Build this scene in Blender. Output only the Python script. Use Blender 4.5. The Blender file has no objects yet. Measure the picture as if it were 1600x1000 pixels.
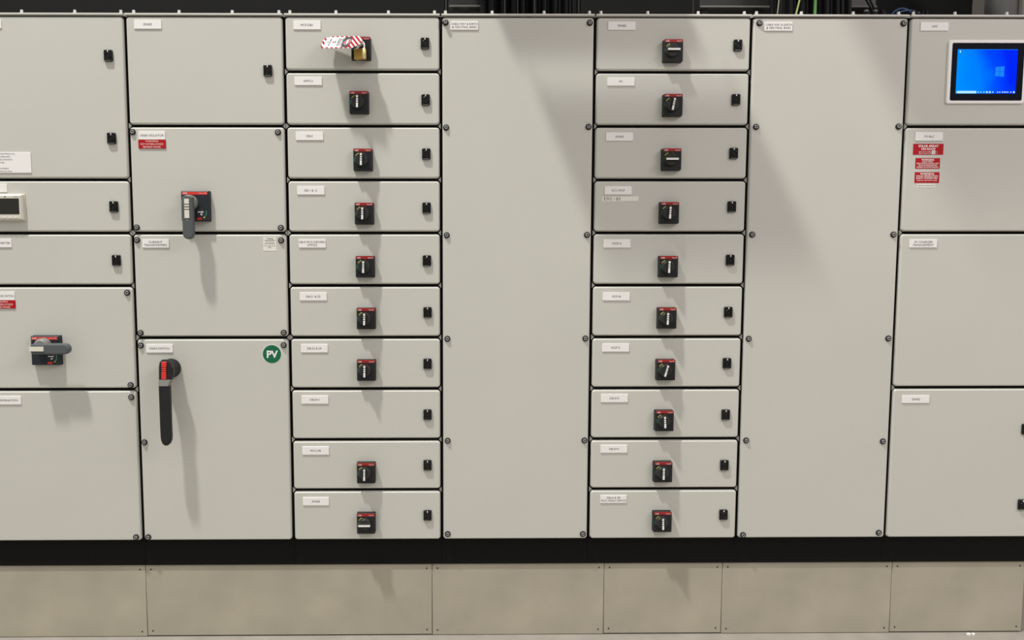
import bpy, bmesh, math, random
from math import sin, cos, pi, radians
from mathutils import Vector, Matrix
random.seed(7)
S = bpy.context.scene
COL = S.collection

# ---------------------------------------------------------------- camera
H = 0.42                                   # height of the door bottoms above the floor
CX, CY, CZ = 1.8378, 3.0301, 1.17295 + H   # camera stands 3.03 m in front of the doors (door faces are y = 0)
PT, YW, RL, F = 0.0837, 0.0093, -0.0006, 1200.0
PX, PY = 800 - 84.24, 500 - 9.31
cam = bpy.data.cameras.new('camera'); camo = bpy.data.objects.new('camera', cam); COL.objects.link(camo)
fw = Vector((cos(PT)*sin(YW), cos(PT)*cos(YW), -sin(PT)))
rt = Vector((cos(YW), -sin(YW), 0)); up = Vector((sin(PT)*sin(YW), sin(PT)*cos(YW), cos(PT)))
r2 = cos(RL)*rt + sin(RL)*up; u2 = -sin(RL)*rt + cos(RL)*up
M = Matrix((r2, u2, -fw)).transposed().to_4x4(); M.translation = Vector((CX, -CY, CZ))
camo.matrix_world = M
cam.sensor_width = 36; cam.lens = 36*F/1600
cam.shift_x = 84.24/1600; cam.shift_y = -9.31/1600
cam.clip_start = 0.05; cam.clip_end = 100
S.camera = camo

# ---------------------------------------------------------------- world, lights, exposure
w = bpy.data.worlds.new('world'); S.world = w; w.use_nodes = True
# the unseen hall: dim at eye level and below, brighter towards its lit ceiling
wt = w.node_tree; bg = wt.nodes['Background']; wtc = wt.nodes.new('ShaderNodeTexCoord'); wsp = wt.nodes.new('ShaderNodeSeparateXYZ'); wrp = wt.nodes.new('ShaderNodeValToRGB')
wmr = wt.nodes.new('ShaderNodeMapRange'); wmr.inputs['From Min'].default_value = -1; wmr.inputs['From Max'].default_value = 1
wt.links.new(wtc.outputs['Generated'], wsp.inputs[0]); wt.links.new(wsp.outputs['Z'], wmr.inputs['Value']); wt.links.new(wmr.outputs['Result'], wrp.inputs['Fac']); wt.links.new(wrp.outputs['Color'], bg.inputs['Color'])
we = wrp.color_ramp.elements; we[0].position = 0.0; we[0].color = (0.20, 0.197, 0.19, 1); we[1].position = 1.0; we[1].color = (1.0, 0.99, 0.955, 1)
k_ = we.new(0.48); k_.color = (0.21, 0.208, 0.20, 1); k_ = we.new(0.72); k_.color = (0.62, 0.614, 0.592, 1)
bg.inputs['Strength'].default_value = 1.08
def area(name, loc, target, size, energy, color, size_y=None):
    l = bpy.data.lights.new(name, 'AREA'); o = bpy.data.objects.new(name, l); COL.objects.link(o)
    l.energy = energy; l.color = color; l.size = size
    if size_y: l.shape = 'RECTANGLE'; l.size_y = size_y
    o.location = loc
    o.rotation_euler = (Vector(target)-Vector(loc)).to_track_quat('-Z', 'Y').to_euler()
    return o
area('high_bay_lamp', (-1.2, -2.4, 9.7+H), (1.6, 0, 1.2), 0.42, 900, (1.0, 0.985, 0.93))
area('hall_light_strip', (7.2, -4.2, 5.5), (4.4, 0, 1.5), 3.0, 130, (1.0, 0.86, 0.88), 1.2)
S.view_settings.view_transform = 'Standard'; S.view_settings.look = 'None'
S.view_settings.exposure = 0.0; S.view_settings.gamma = 1; S.view_settings.use_curve_mapping = False

# ---------------------------------------------------------------- helpers
def at(px, py, Y=0.0):
    """world point on the plane y = Y that the photo shows at (px, py)"""
    u, v = px-PX, py-PY
    u, v = cos(RL)*u + sin(RL)*v, -sin(RL)*u + cos(RL)*v
    d = u/F*rt - v/F*up + fw
    t = (Y+CY)/d.y
    return Vector((CX, -CY, CZ)) + d*t

def mat(name, col, rough=0.5, metal=0.0, emit=None, noise=None, spec=0.5, bump=None, mottle=0.0, mscale=3.0):
    m = bpy.data.materials.new(name); m.use_nodes = True; nt = m.node_tree; b = nt.nodes['Principled BSDF']
    b.inputs['Base Color'].default_value = (*col, 1); b.inputs['Roughness'].default_value = rough
    b.inputs['Metallic'].default_value = metal; b.inputs['Specular IOR Level'].default_value = spec
    if emit:
        b.inputs['Emission Color'].default_value = (*emit[0], 1); b.inputs['Emission Strength'].default_value = emit[1]
    tc = nt.nodes.new('ShaderNodeTexCoord')
    if mottle:
        n = nt.nodes.new('ShaderNodeTexNoise'); n.inputs['Scale'].default_value = mscale; n.inputs['Detail'].default_value = 6
        nt.links.new(tc.outputs['Object'], n.inputs['Vector'])
        r = nt.nodes.new('ShaderNodeValToRGB')
        r.color_ramp.elements[0].position = 0.3; r.color_ramp.elements[1].position = 0.7
        r.color_ramp.elements[0].color = (*[c*(1-mottle) for c in col], 1)
        r.color_ramp.elements[1].color = (*[min(1, c*(1+mottle)) for c in col], 1)
        nt.links.new(n.outputs['Fac'], r.inputs['Fac']); nt.links.new(r.outputs['Color'], b.inputs['Base Color'])
    if bump:
        n2 = nt.nodes.new('ShaderNodeTexNoise'); n2.inputs['Scale'].default_value = bump[0]; n2.inputs['Detail'].default_value = 3
        nt.links.new(tc.outputs['Object'], n2.inputs['Vector'])
        bp = nt.nodes.new('ShaderNodeBump'); bp.inputs['Strength'].default_value = bump[1]; bp.inputs['Distance'].default_value = 0.002
        nt.links.new(n2.outputs['Fac'], bp.inputs['Height']); nt.links.new(bp.outputs['Normal'], b.inputs['Normal'])
    return m

PAINT = mat('grey_powder_coat', (0.585, 0.580, 0.530), 0.42, spec=0.35, mottle=0.018, mscale=2.2, bump=(260, 0.10))
LIDP  = mat('lid_paint', (0.66, 0.65, 0.61), 0.4)
FRAMEP= mat('frame_paint', (0.30, 0.29, 0.265), 0.5)
GAPSH  = mat('gap_shade_black', (0.006, 0.006, 0.006), 0.8, spec=0.1)  # near-black colour stands in for the shade inside the door gaps
BLACK = mat('black_plinth_paint', (0.0045, 0.0045, 0.0040), 0.65, spec=0.15)
GLOSS = mat('glossy_black_plastic', (0.006, 0.006, 0.006), 0.20, spec=0.35)
SATIN = mat('satin_black_plastic', (0.016, 0.017, 0.018), 0.40, spec=0.3)
KNOB  = mat('dark_grey_knob', (0.024, 0.026, 0.025), 0.34, spec=0.4)
NAVY  = mat('dark_blue_grey_plate', (0.020, 0.025, 0.033), 0.45, spec=0.3)
LEVER = mat('slate_grey_lever', (0.085, 0.097, 0.102), 0.45)
CAPG  = mat('cap_grey', (0.20, 0.20, 0.18), 0.5)
RED   = mat('red_strip', (0.33, 0.014, 0.013), 0.40)
REDG  = mat('red_grip', (0.72, 0.035, 0.025), 0.4)
SIGNR = mat('red_sign', (0.44, 0.006, 0.012), 0.5, spec=0.25)
PINK  = mat('pale_print', (0.80, 0.55, 0.52), 0.5)
WHITE = mat('white_plastic', (0.87, 0.86, 0.84), 0.4)
CREAM = mat('cream_inlay', (0.74, 0.71, 0.62), 0.4)
PAPER = mat('off_white_sticker', (0.80, 0.78, 0.71), 0.6)
INK   = mat('grey_engraving', (0.07, 0.07, 0.07), 0.7, spec=0.2)
INKD  = mat('black_ink', (0.02, 0.02, 0.02), 0.7)
GREEN = mat('green_sticker', (0.0, 0.135, 0.055), 0.45)
GMARK = mat('green_mark', (0.03, 0.20, 0.13), 0.5)
YMARK = mat('yellow_mark', (0.62, 0.55, 0.10), 0.5)
STEEL = mat('zinc_steel', (0.80, 0.79, 0.76), 0.30, metal=0.25)
SCRW  = mat('screw_steel', (0.27, 0.26, 0.25), 0.38, metal=0.35)
BRASS = mat('brass', (0.55, 0.36, 0.09), 0.32, metal=0.9)
BRASSB= mat('bright_brass', (0.90, 0.78, 0.38), 0.35, metal=0.5)
METER = mat('meter_bezel', (0.66, 0.64, 0.56), 0.4)
LCD   = mat('unlit_display', (0.030, 0.030, 0.026), 0.25, spec=0.2)
BEZEL = mat('black_glass', (0.002, 0.003, 0.010), 0.12, spec=0.2)
SILV  = mat('silver_bezel', (0.90, 0.89, 0.86), 0.35)
FIBRE = mat('fibre_cement', (0.42, 0.385, 0.305), 0.7, spec=0.2, mottle=0.10, mscale=4.5, bump=(90, 0.15))
CONC  = mat('concrete', (0.31, 0.285, 0.25), 0.85, mottle=0.1, mscale=8)
HOLE  = mat('screw_hole', (0.03, 0.024, 0.02), 0.9)
WALLM = mat('charcoal_wall', (0.0115, 0.0115, 0.0118), 0.85, spec=0.15, mottle=0.06)
DUCTM = mat('dark_duct', (0.012, 0.012, 0.0115), 0.5)
POSTM = mat('grey_post', (0.055, 0.055, 0.052), 0.5)
LIPM  = mat('duct_lip', (0.16, 0.16, 0.15), 0.4)
CABK  = mat('black_cable', (0.004, 0.004, 0.005), 0.5, spec=0.18)
CABG  = mat('green_cable', (0.10, 0.27, 0.07), 0.5)
CABY  = mat('yellow_green_cable', (0.30, 0.36, 0.10), 0.5)
CABT  = mat('beige_cable', (0.26, 0.25, 0.17), 0.5)
CABB  = mat('blue_cable', (0.02, 0.07, 0.20), 0.5)
GREYC = mat('grey_cabinet', (0.060, 0.059, 0.056), 0.6)
BOXM  = mat('box_grey', (0.022, 0.021, 0.021), 0.5)

class MB:
    """collects shapes into one mesh with several materials"""
    def __init__(s): s.v = []; s.f = []; s.m = []; s.sm = []; s.mats = []
    def mi(s, m):
        if m not in s.mats: s.mats.append(m)
        return s.mats.index(m)
    def add(s, vs, fs, m, smooth=False):
        o = len(s.v); s.v += [Vector(x) for x in vs]; i = s.mi(m)
        for f in fs: s.f.append([o+k for k in f]); s.m.append(i); s.sm.append(smooth)
    def box(s, a, b, m):
        (x0, y0, z0), (x1, y1, z1) = a, b
        vs = [(x, y, z) for x in (x0, x1) for y in (y0, y1) for z in (z0, z1)]
        s.add(vs, [(0,1,3,2), (4,6,7,5), (0,4,5,1), (2,3,7,6), (0,2,6,4), (1,5,7,3)], m)
    def loft(s, rings, m, smooth=True, cap0=True, cap1=True, capm=None):
        n = len(rings[0]); vs = [p for r in rings for p in r]; fs = []
        for i in range(len(rings)-1):
            for k in range(n):
                a = i*n+k; b = i*n+(k+1) % n; fs.append((a, b, b+n, a+n))
        s.add(vs, fs, m, smooth)
        if cap0: s.add(rings[0], [tuple(range(n))], capm or m)
        if cap1: s.add(rings[-1], [tuple(reversed(range(n)))], capm or m)
    def plate(s, x0, x1, z0, z1, yf, yb, r, b, m, seg=4, bseg=4, capm=None, smooth=True, bd=None):
        """rounded rectangle standing in the wall plane: front at yf, back at yb, corner radius r, rounded front edge b"""
        def ring(ins, y):
            R = max(r-ins, 0.0002); X0, X1, Z0, Z1 = x0+ins, x1-ins, z0+ins, z1-ins; pts = []
            for cx_, cz_, a0 in ((X1-R, Z1-R, 0), (X0+R, Z1-R, 90), (X0+R, Z0+R, 180), (X1-R, Z0+R, 270)):
                for k in range(seg+1):
                    a = radians(a0+90*k/seg); pts.append((cx_+R*cos(a), y, cz_+R*sin(a)))
            return pts
        bd = bd or b; rings = [ring(0, yb), ring(0, yf+bd)]
        if b > 0:
            for k in range(1, bseg+1):
                a = pi/2*k/bseg; rings.append(ring(b*(1-cos(a)), yf+bd*(1-sin(a))))
        s.loft(rings, m, smooth, capm=None)
        if capm:
            s.add([Vector(p)+Vector((0, -0.00005, 0)) for p in rings[-1]], [tuple(reversed(range(len(rings[-1]))))], capm)
    def disc(s, c, r0, r1, y0, y1, m, n=20, smooth=True, cap=True):
        """turned shape along y from (y0,r0) to (y1,r1)"""
        s.turn(c, [(r0, y0), (r1, y1)], m, n, smooth, cap)
    def turn(s, c, prof, m, n=20, smooth=True, cap=True):
        rings = [[(c[0]+r*cos(2*pi*k/n), y, c[1]+r*sin(2*pi*k/n)) for k in range(n)] for r, y in prof]
        s.loft(rings, m, smooth, cap0=False, cap1=cap)
    def cylz(s, c, r, z0, z1, m, n=10):
        rings = [[(c[0]+r*cos(2*pi*k/n), c[1]+r*sin(2*pi*k/n), z) for k in range(n)] for z in (z0, z1)]
        s.loft(rings, m, True)
    def tube(s, pts, r, m, n=8):
        pts = [Vector(p) for p in pts]; rings = []
        prev = None
        for i, p in enumerate(pts):
            t = (pts[min(i+1, len(pts)-1)]-pts[max(i-1, 0)]).normalized()
            if prev is None:
                a = Vector((0, 1, 0)) if abs(t.y) < .9 else Vector((1, 0, 0))
                nrm = t.cross(a).normalized()
            else: nrm = (prev - t*prev.dot(t)).normalized()
            prev = nrm; bn = t.cross(nrm)
            rr = r[i] if isinstance(r, (list, tuple)) else r
            rings.append([p+nrm*rr*cos(2*pi*k/n)+bn*rr*sin(2*pi*k/n) for k in range(n)])
        s.loft(rings, m, True)
    def quad(s, pts, m): s.add(pts, [tuple(range(len(pts)))], m)
    def merge(s, o, T):
        base = len(s.v); s.v += [T @ v for v in o.v]
        for f, mi_, sm in zip(o.f, o.m, o.sm):
            s.f.append([base+k for k in f]); s.m.append(s.mi(o.mats[mi_])); s.sm.append(sm)
    def text(s, txt, cx_, cz_, y, h, m, width=None, bold=0.0, align='CENTER', shear=0, T=None):
        """lettering lying in the wall plane, centred at (cx, cz), capitals h tall"""
        vs, fs, wdt = glyphs(txt, bold, align)
        k = h/0.70; kx = k if not width or wdt*k <= width else width/wdt
        out = [(cx_+x*kx, y, cz_+(z-0.35)*k) for x, z in vs]
        if T: out = [T @ Vector(p) for p in out]
        s.add(out, fs, m)
    def build(s, name, parent=None, loc=None):
        me = bpy.data.meshes.new(name)
        off = Vector(loc) if loc is not None else Vector((0, 0, 0))
        me.from_pydata([v-off for v in s.v], [], s.f)
        for m in s.mats: me.materials.append(m)
        for p, i, sm in zip(me.polygons, s.m, s.sm): p.material_index = i; p.use_smooth = sm
        bm = bmesh.new(); bm.from_mesh(me); bmesh.ops.recalc_face_normals(bm, faces=bm.faces); bm.to_mesh(me); bm.free()
        o = bpy.data.objects.new(name, me); COL.objects.link(o); o.location = off
        if parent:
            o.parent = parent; o.matrix_parent_inverse = Matrix.Identity(4)
            o.location = off - world_loc(parent)
        return o
def extend(o, mb):
    """adds lettering to an existing mesh part"""
    me = o.data; n = len(me.vertices); off = world_loc(o)
    vs = [v.co.copy() for v in me.vertices]+[v-off for v in mb.v]
    fs = [list(p.vertices) for p in me.polygons]; mi_ = [p.material_index for p in me.polygons]; mats = list(me.materials)
    for f, k in zip(mb.f, mb.m):
        if mb.mats[k] not in mats: mats.append(mb.mats[k])
        fs.append([n+q for q in f]); mi_.append(mats.index(mb.mats[k]))
    me2 = bpy.data.meshes.new(me.name); me2.from_pydata(vs, [], fs)
    for t in mats: me2.materials.append(t)
    for p, k in zip(me2.polygons, mi_): p.material_index = k
    o.data = me2
def world_loc(o):
    l = Vector(o.location)
    while o.parent: o = o.parent; l += o.location
    return l
_g = {}
def glyphs(txt, bold, align):
    key = (txt, bold, align)
    if key not in _g:
        c = bpy.data.curves.new('t', 'FONT'); c.body = txt; c.align_x = align; c.resolution_u = 2; c.offset = bold
        o = bpy.data.objects.new('t', c); COL.objects.link(o)
        me = bpy.data.meshes.new_from_object(o)
        vs = [(v.co.x, v.co.y) for v in me.vertices]; fs = [tuple(p.vertices) for p in me.polygons]
        bpy.data.objects.remove(o); bpy.data.curves.remove(c); bpy.data.meshes.remove(me)
        xs = [v[0] for v in vs] or [0]
        _g[key] = (vs, fs, max(xs)-min(xs))
    return _g[key]
def root(name, loc, label, cat, group=None):
    o = bpy.data.objects.new(name, None); COL.objects.link(o); o.location = loc; o.empty_display_size = 0.1
    o['label'] = label; o['category'] = cat
    if group: o['group'] = group
    return o
def tag(o, label, cat, group=None, kind=None):
    if label: o['label'] = label
    if cat: o['category'] = cat
    if group: o['group'] = group
    if kind: o['kind'] = kind
    return o

# ---------------------------------------------------------------- the setting
b = MB(); b.box((-6, -9.0, -0.1), (10.5, 1.2, 0.0), CONC); tag(b.build('floor'), None, None, kind='structure')
b = MB(); b.box((-3, 1.05, 0.0), (7.5, 1.20, 4.2), WALLM); tag(b.build('wall_back'), None, None, kind='structure')
b = MB(); b.box((-1.4, 0.043, 0.0), (5.6, 0.70, H-0.1135), CONC); tag(b.build('trim_1'), None, None, kind='structure')   # raised concrete kerb under the board

# ---------------------------------------------------------------- the switchboard
XB = [-0.02, 0.5903, 1.1979, 1.80, 2.3955, 3.0, 3.6096, 4.2145]
RP = 0.2064
ROWZ = [H + RP*(10-r) for r in range(11)]          # ROWZ[0] is the top edge, ROWZ[10] the bottom
TOPZ = ROWZ[0]
GAP = 0.0056
cabs = []
LAB = ['switchboard section at the left edge with a small meter and a sideways grey lever',
       'light grey switchboard section with a green PV sticker and a long black lever',
       'switchboard section of ten short doors with the striped tag on its top door',
       'switchboard section closed by one tall blank cover, between the two stacks of short doors',
       'switchboard section of ten short doors with a handwritten tape strip on its fourth door',
       'light grey switchboard section closed by one tall blank cover, left of the touch screen',
       'switchboard section at the right edge with a lit blue touch screen and red labels']
BOLTS = [(-60, 34, 117, 189), (209, 280, 363, 436), (453, 525, 607, 679), (696, 769, 850, 921), (939, 1012, 1091, 1163), (1182, 1252, 1333, 1404), (1427, 1492, 1573, 1650)]
def bolt(x, parent):
    m = MB(); y = 0.0065; z = TOPZ+0.0095
    m.cylz((x, y), 0.0085, z, z+0.002, STEEL, 14)
    m.cylz((x, y), 0.0058, z+0.002, z+0.0128, STEEL, 6)
    return m.build('roof_bolt', parent, (x, y, z))
for i in range(7):
    x0, x1 = XB[i], XB[i+1]
    c = root('switchboard_cabinet', ((x0+x1)/2, 0.3, H-0.1125), LAB[i], 'switchboard', 'sections of the switchboard')
    cabs.append(c)
    m = MB(); m.box((x0+0.001, 0.030, H+0.001), (x1-0.001, 0.60, TOPZ+0.002), FRAMEP); m.build('carcass', c, (x0, 0.03, H))
    # frame rails, coloured black to paint in the shade of the door gaps
    m = MB()
    m.box((x0+0.001, 0.014, H+0.001), (x0+0.018, 0.030, TOPZ-0.001), GAPSH); m.box((x1-0.018, 0.014, H+0.001), (x1-0.001, 0.030, TOPZ-0.001), GAPSH)
    spans = {0: (0, 3, 4, 5, 7, 10), 1: (0, 2, 4, 6, 10), 3: (0, 10), 5: (0, 10), 6: (0, 2, 4, 7, 10)}.get(i, tuple(range(11)))
    for r in spans:
        z = ROWZ[r]; z0, z1 = max(z-0.02, H+0.001), min(z+0.02, TOPZ-0.001)
        m.box((x0+0.018, 0.014, z0), (x1-0.018, 0.030, z1), GAPSH)
        if 0 < r < 10:
            for x in (x0+0.0012, x1-0.0012):
                k = 0.0105
                s_ = 1 if x == x0+0.0012 else -1
                m.add([(x, 0.006, z-k), (x+s_*k, 0.006, z), (x, 0.006, z+k), (x, 0.014, z-k), (x+s_*k, 0.014, z), (x, 0.014, z+k)],
                      [(0, 1, 2), (0, 3, 4, 1), (1, 4, 5, 2), (0, 2, 5, 3)], FRAMEP)
    m.build('front_frame', c, (x0, 0.014, H))
    # roof lid with a turned-down front lip
    m = MB(); xa, xb = x0+0.003, x1-0.004
    m.box((xa, -0.004, TOPZ+0.0035), (xb, 0.60, TOPZ+0.0095), LIDP)
    m.box((x0+0.001, 0.010, TOPZ+0.0022), (x1-0.001, 0.58, TOPZ+0.0034), LIDP)
    m.build('roof_lid', c, (xa, 0, TOPZ))
    for px in BOLTS[i]: bolt(at(px, 20, 0.0065).x, c)
    m = MB(); m.box((x0+0.0004, 0.030, H-0.1125), (x1-0.0004, 0.58, H+0.0005), BLACK)
    m.box((x0+0.0004, 0.026, H-0.1125), (x1-0.0004, 0.030, H-0.004), BLACK)
    m.build('plinth', c, (x0, 0.03, H-0.1125))

def leaf(i, r0, r1, name, inner_hinge=False):
    m = MB(); x0, x1 = XB[i]+GAP, XB[i+1]-GAP; z1, z0 = ROWZ[r0]-GAP*(0.45 if r0 == 0 else 0.95), ROWZ[r1]+GAP*0.95
    if r1 == 10: z0 = ROWZ[10]+0.001
    m.plate(x0, x1, z0, z1, 0.0, 0.0135, 0.012, 0.0062, PAINT, seg=5, bseg=6, bd=0.0128)
    return m.build(name, cabs[i], (x0, 0, z0))
leaves = {}
for i, spec in {0: [(0,3,'d'), (3,4,'d'), (4,5,'d'), (5,7,'c'), (7,10,'c')], 1: [(0,2,'d'), (2,4,'c'), (4,6,'c'), (6,10,'c')],
                2: [(r, r+1, 'd') for r in range(10)], 3: [(0,10,'c')], 4: [(r, r+1, 'd') for r in range(10)], 5: [(0,10,'c')],
                6: [(0,2,'d'), (2,4,'d'), (4,7,'d'), (7,10,'d')]}.items():
    for r0, r1, k in spec: leaves[(i, r0)] = (leaf(i, r0, r1, 'door' if k == 'd' else 'cover_panel'), r0, r1)
def leaf_at(p):
    i = max(k for k in range(7) if XB[k] <= p.x or k == 0)
    for (j, r), (o, r0, r1) in leaves.items():
        if j == i and ROWZ[r1] <= p.z <= ROWZ[r0]: return o
    raise ValueError('no leaf at %s' % p)

# door locks
def lock(px, py):
    p = at(px, py, -0.008); m = MB(); x, z = p.x, p.z; ww, hh = 0.0165, 0.0215
    par = leaf_at(p)
    m.plate(x-ww, x+ww, z-hh, z+hh, -0.0085, 0.0, 0.0045, 0.0028, GLOSS)
    m.turn((x, z-0.001), [(0.0125, -0.0084), (0.0125, -0.0105), (0.0108, -0.0115), (0.0100, -0.0108), (0.0095, -0.0060)], GLOSS, 22)
    m.plate(x-0.0030, x+0.0030, z-0.004, z+0.002, -0.0095, -0.004, 0.0012, 0.0006, SATIN)
    m.box((x-0.0018, -0.0098, z+0.0135), (x+0.0016, -0.0080, z+0.0195), WHITE)  # highlight on the lock's notch, painted as a white tick
    m.box((x-0.012, -0.0095, z-0.0195), (x+0.012, -0.0080, z-0.0180), SCRW)
    return m.build('door_lock', par, (x, 0, z))
for px, py in [(168.5,86.5),(173.5,216),(177,323),(181,407),(418,110),
    (664,67.5),(665,156),(666,240.5),(666.5,325),(667,407.5),(668,488.5),(668,569),(668,648.5),(668,727.5),(668,806),
    (1153.5,70.5),(1150.5,155.5),(1147,239.5),(1144,323),(1141.5,406.5),(1138.5,488),(1136.5,568),(1134.5,648.5),(1132.5,727.5),(1131,805),
    (1604.5,671),(1598.5,789)]: lock(px, py)

# corner screws of the covers
def screw(px, py, out=0.008):
    p = at(px, py, -out*0.7); m = MB(); par = leaf_at(p)
    c = (p.x, p.z)
    m.turn(c, [(0.0120, 0.0), (0.0120, -0.0030), (0.0110, -0.0042), (0.0078, -0.0042)], SATIN, 20)
    m.turn(c, [(0.0074, -0.0005), (0.0074, -out+0.0012), (0.0064, -out), (0.0034, -out), (0.0030, -out+0.003)], SCRW, 16)
    a = random.uniform(0, pi)
    mm = MB(); mm.box((-0.0030, -0.0004, -0.0010), (0.0030, 0.0002, 0.0010), INKD)
    m.merge(mm, Matrix.Translation((p.x, -out+0.0022, p.z)) @ Matrix.Rotation(a, 4, 'Y'))
    return m.build('screw', par, (p.x, 0, p.z))
for px, py in [(206.5,206),(434,206.5),(213,355.5),(438.5,356),(213.5,375),(439,375.5),(219,520.5),(443,520),(219.5,540),(443,539.5),(225,691.5),(231,840),
    (198,457.5),(203.5,602),(204.5,621),(212,840),
    (922,35),(697,199),(920,198),(698,367.5),(917.5,367),(699,529.5),(915,529),(699.5,689),(913.5,688.5),(699.5,835),(911,835),
    (1187.5,35.5),(1413,36),(1182,198),(1405,197.5),(1176,366.5),(1397,366.5),(1170.5,529.5),(1389,529),(1166.5,688.5),(1380.5,690),(1161.5,836.5),(1374,833)]:
    screw(px, py)
screw(696, 34, 0.016)

# engraved name plates
def name_plate(rect, lines, h=0.0085, th=0.0030, body=WHITE, ink=INK, name='name_plate', label=None, width=None, bold=0.0, align='CENTER'):
    l, t, r, bt = rect
    a = at(l, t, -th); c = at(r, bt, -th); x0, x1, z0, z1 = a.x, c.x, c.z, a.z
    par = leaf_at(Vector((min(x1, x1)-0.01, 0, (z0+z1)/2)))
    m = MB(); m.plate(x0, x1, z0, z1, -th, 0.0, 0.0006, 0.0004, body, seg=1, bseg=1, smooth=False)
    n = len(lines); W = width or (x1-x0)*0.94
    for k, ln in enumerate(lines):
        hh = h if isinstance(h, (int, float)) else h[k]
        zc = z1-(z1-z0)*(k+0.5)/n if n > 2 else (z0+z1)/2+((n-1)/2-k)*0.0118
        if ln: m.text(ln, (x0+x1)/2, zc, -th-0.0003, hh, ink, W, bold)
    o = m.build(name, par, (x0, 0, z0))
    if label: o['label'] = label
    return o
for rect, lines in [
    ((-40,30,2,44), ['INCOMER']), ((-31,287,11,300), ['METER']), ((-24,373,18,386.5), ['SURGE DIVERTER']), ((-19,456,23,469), ['GENERATOR SWITCH']), ((-9,619,33,632), ['TERMINATION']),
    ((209,31,252,45), ['SPARE']), ((216,205,258,218), ['1600A ISOLATOR']), ((222,374,264,387), ['CURRENT', 'TRANSFORMERS']), ((228,538,270,551), ['MAIN SWITCH']),
    ((458,32,501,46), ['MCP-DB1']), ((460,120,503,133), ['APFCU']), ((462,206,505,219), ['DB-E']), ((464,291,507,304), ['DB-1 & 1L']),
    ((466.5,374,509,387), ['DB-E MCC-DRIVERS', 'OFFICE']), ((468,457,510.5,469.5), ['DB-S1 & S2']), ((470,538,512,550.7), ['DB-S3 & S4']),
    ((471,618.3,513,630.8), ['DB-EV1']), ((472,698,514,710.5), ['MCC-FB']), ((473,777.3,514,789.7), ['SPARE']),
    ((704,33,747,46.5), ['CABLE WAY & EARTH', '& NEUTRAL BARS']),
    ((950.5,33.5,993,46.8), ['SPARE']), ((949,121,991.5,134), ['PV']), ((947,207,989,220), ['SPARE']), ((945,291,987,304), ['ECC-MCP']),
    ((943,374,985,387), ['MCP-A']), ((942,457,984,469.5), ['MCP-B']), ((941,537,983,549.5), ['MCP-C']), ((939,616,981,628.5), ['DB-EV2']),
    ((938.5,695.5,980,707.5), ['DB-EV3']), ((938,774,979,786), ['DB-A & SB', 'MCC-MAIN OFFICE']),
    ((1195,34.2,1238,48), ['CABLE WAY & EARTH', '& NEUTRAL BARS']),
    ((1439,34.5,1482,48), ['HMI']), ((1431,206.5,1473,220), ['PV BLC']), ((1422,374,1464,386.7), ['EV CHARGER', 'MANAGEMENT']), ((1410,618,1452,629.7), ['SPARE'])]:
    name_plate(rect, lines)
# engraved rating plate cut by the left edge of the frame
name_plate((-70,238,49,270), ['DESIGN AND MANUFACTURE OF ELECTRICAL ALL', 'LOW VOLTAGE MAIN SWITCHBOARDS', 'AUTOMATION AND POWER SOLUTIONS P/L', 'DATE OF MANUFACTURE', '', 'CURRENT RATING, MAIN BUSBARS', 'FAULT RATING, DEGREE OF PROTECTION'], h=0.0052, name='rating_plate', label='large white engraved rating plate', width=0.24)
# red warning plates under two name plates
for rect in ((-19,469.2,24,482), (216,218.2,259,232)):
    name_plate(rect, ['WARNING', 'KEY INTERLOCKED', 'BEHIND PANEL'], h=0.0072, body=SIGNR, ink=PINK, name='warning_plate', label='red warning plate with pale lettering', bold=0.01)

def sticker(rect, lines, body, ink, name, label, skew=0.0, bold=0.01, th=0.0007, sizes=None, W=None, ys=None):
    l, t, r, bt = rect; a = at(l, t); c = at(r, bt); x0, x1, z0, z1 = a.x, c.x, c.z, a.z
    par = leaf_at(Vector((x1-0.01, 0, (z0+z1)/2))); m = MB()
    T = Matrix.Translation(((x0+x1)/2, 0, (z0+z1)/2)) @ Matrix.Rotation(skew, 4, 'Y') @ Matrix.Translation((-(x0+x1)/2, 0, -(z0+z1)/2))
    mm = MB(); mm.box((x0, -th, z0), (x1, 0, z1), body)
    n = len(lines)
    for k, ln in enumerate(lines):
        f = ys[k] if ys else (k+0.5)/n
        mm.text(ln, (x0+x1)/2, z1-(z1-z0)*f, -th-0.0002, sizes[k] if sizes else (z1-z0)/n*0.7, ink, W or (x1-x0)*0.9, bold)
    m.merge(mm, T); o = m.build(name, par, (x0, 0, z0)); o['label'] = label
    return o, (x0, x1, z0, z1)
o, q = sticker((1427,224.7,1473.5,241.8), ['SOLAR ARRAY', 'ON ROOF'], SIGNR, WHITE, 'warning_label', 'red label reading SOLAR ARRAY ON ROOF', 0.0, 0.03, sizes=[0.0085, 0.0085], ys=[0.20, 0.47])
m = MB(); x0, x1, z0, z1 = q
for k, s_ in enumerate(['Open Circuit Voltage:', 'Short Circuit Current:']): m.text(s_, x0+(x1-x0)*0.41, z1-(z1-z0)*(0.72+0.15*k), -0.0012, 0.0042, WHITE, 0.052, 0.01)
m.text('V', x0+0.094, z1-(z1-z0)*0.72, -0.0012, 0.0045, WHITE); m.text('A', x0+0.094, z1-(z1-z0)*0.87, -0.0012, 0.0045, WHITE)
m.box((x0+0.0745, -0.0012, z0+0.002), (x0+0.088, -0.0008, z0+0.0165), PAPER)
m.text('5', x0+0.081, z0+0.012, -0.0015, 0.0055, INKD); m.text('5', x0+0.083, z0+0.0055, -0.0015, 0.0055, INKD)
extend(o, m)
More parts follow.
